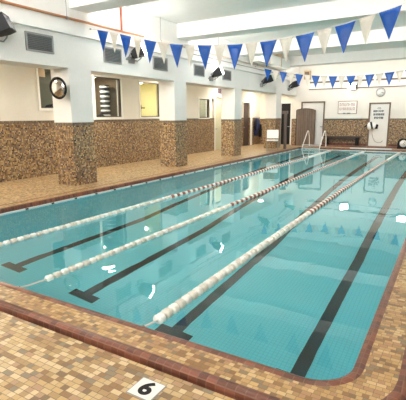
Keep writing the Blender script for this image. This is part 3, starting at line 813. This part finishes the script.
# local frame: front toward +y... seat 0.42 wide
MB().box((-.24, -.22, .44), (.24, .22, .48)).build('seat', 'white', t, bevel=.012)
mb = MB(); Rb = Matrix.Translation((0, .21, .50)) @ Matrix.Rotation(math.radians(-14), 4, 'X')
mb.box((-.25, -.015, .04), (.25, .015, .42), Rb); mb.build('backrest', 'white', t, bevel=.012)
for s in (-1, 1):
    MB().tube([(s*.24, -.28, 0), (s*.24, .21, .50), (s*.24, .30, .88)], .012, 8).build('leg', 'grey', t)
    MB().tube([(s*.22, .30, 0), (s*.22, -.2, .46)], .012, 8).build('leg', 'grey', t)
MB().tube([(-.24, -.26, .03), (.24, -.26, .03)], .010, 8).tube([(-.22, .27, .03), (.22, .27, .03)], .010, 8).build('stretcher', 'grey', t)

# ------------------------------------------------------------------ deck post
t = empty('deck_post', (-.27, 17.15, 0), 'dark square post standing at the pool edge beside the folding chair', 'post')
MB().box((-.055, -.055, 0), (.055, .055, 1.78)).build('shaft', 'conduit', t, bevel=.006)
MB().box((-.17, -.08, 1.70), (.09, .08, 1.84)).build('head', 'conduit', t, bevel=.01)
MB().box((-.1, -.1, 0), (.1, .1, .02)).build('base_plate', 'grey', t)
tag(MB().box((-1.32, 18.68, DZ), (-1.16, 18.84, 2.6)).build('door_jamb', 'cream', bevel=.02), 'tall pale door jamb standing behind the dark post', 'screen')  # pale door jamb past the last pillar, built as a loose upright

# ------------------------------------------------------------------ fourth alcove: hung clothes and sign
t = empty('hanging_coat', (XB+.11, 20.22, .0), 'dark blue coat hanging in the fourth alcove', 'coat', rz=PI/2); t.scale = (1.0, 1, 1)
mb = MB(); mb.lathe([(0, 1.50), (.09, 1.48), (.2, 1.36), (.23, 1.0), (.2, .5), (0, .48)], 14, Matrix.Diagonal((1, .42, 1, 1))); mb.build('body', 'navy', t)
MB().tube([(.12, -.03, 1.42), (.24, -.05, 1.15), (.24, -.05, .8)], [.07, .065, .05], 10).build('sleeve', 'navy', t)
MB().tube([(-.12, -.03, 1.42), (-.2, -.05, 1.15), (-.2, -.05, .8)], [.07, .065, .05], 10).build('sleeve', 'charcoal', t)
MB().tube([(0, .1, 1.56), (0, -.02, 1.56), (0, -.02, 1.49)], .01, 6).build('hook', 'grey', t)
t = empty('hanging_bag', (XB+.11, 20.80, .0), 'black bag hanging beside the blue coat', 'bag', rz=PI/2)
MB().lathe([(0, 1.15), (.1, 1.12), (.15, .9), (.16, .5), (.12, .4), (0, .38)], 14, Matrix.Diagonal((1, .5, 1, 1))).build('body', 'charcoal', t)
MB().tube([(-.08, 0, 1.08), (-.03, .05, 1.35), (.0, .1, 1.42), (.03, .05, 1.35), (.08, 0, 1.08)], .012, 6).build('strap', 'black', t)
tag(MB().box((-2.82, YF-.015, 1.92), (-2.56, YF, 2.04)).build('small_sign', 'grey'), 'small grey sign on the wall above the hanging coat', 'sign')
# picture near the third pillar and box on the corner
t = empty('picture', (XB, 15.95, 2.62), 'small dark purple picture over the pale door', 'picture')
MB().box((0, -.26, 0), (.03, .26, .38)).build('frame', 'white', t); MB().box((.03, -.2, .06), (.035, .2, .32)).build('image', 'pict', t)
t = empty('speaker_box', (-.42, YF-.002, 3.55), 'small beige box high on the far wall left of the windows', 'box')
MB().box((-.18, -.22, 0), (.14, 0, .46)).build('body', 'beige', t, bevel=.01); MB().box((-.14, -.23, .05), (.1, -.22, .4)).build('grille', 'bronze', t)
# conduit down the third alcove wall
t = empty('wall_conduit', (XB+.02, 13.75+.0, 0), 'thin grey conduit with switch box beside the pale door', 'conduit')
MB().tube([(0, 1.55, 1.5), (0, 1.55, 2.75)], .015, 8).build('tube', 'grey', t)
MB().box((-.02, 1.48, 2.30), (.05, 1.62, 2.44)).build('switch_box', 'grey', t, bevel=.005)

# ------------------------------------------------------------------ world, camera, view
w = bpy.data.worlds.new('World'); S.world = w; w.use_nodes = True
w.node_tree.nodes['Background'].inputs[0].default_value = (.8, .85, .9, 1); w.node_tree.nodes['Background'].inputs[1].default_value = .3
cam = bpy.data.cameras.new('camera'); co = bpy.data.objects.new('camera', cam); COL.objects.link(co); S.camera = co
cam.sensor_fit = 'HORIZONTAL'; cam.sensor_width = 36; cam.lens = 413.946/406*36; cam.clip_start = .05
yaw, pitch, roll = .539, -.199, -.007
f = Vector((-math.sin(yaw)*math.cos(pitch), math.cos(yaw)*math.cos(pitch), math.sin(pitch)))
r = Vector((math.cos(yaw), math.sin(yaw), 0)); u = r.cross(f)
r2 = r*math.cos(roll)+u*math.sin(roll); u2 = -r*math.sin(roll)+u*math.cos(roll)
mt = Matrix((r2, u2, -f)).transposed().to_4x4(); mt.translation = (6.707, -2.319, 1.6); co.matrix_world = mt
S.view_settings.view_transform = 'Standard'; S.view_settings.look = 'None'; S.view_settings.gamma = 1; S.view_settings.use_curve_mapping = False
S.view_settings.exposure = 0.87
S.cycles.use_denoising = True
S.cycles.max_bounces = 12; S.cycles.diffuse_bounces = 6; S.cycles.transmission_bounces = 8; S.cycles.glossy_bounces = 4
S.cycles.sample_clamp_indirect = 6.0
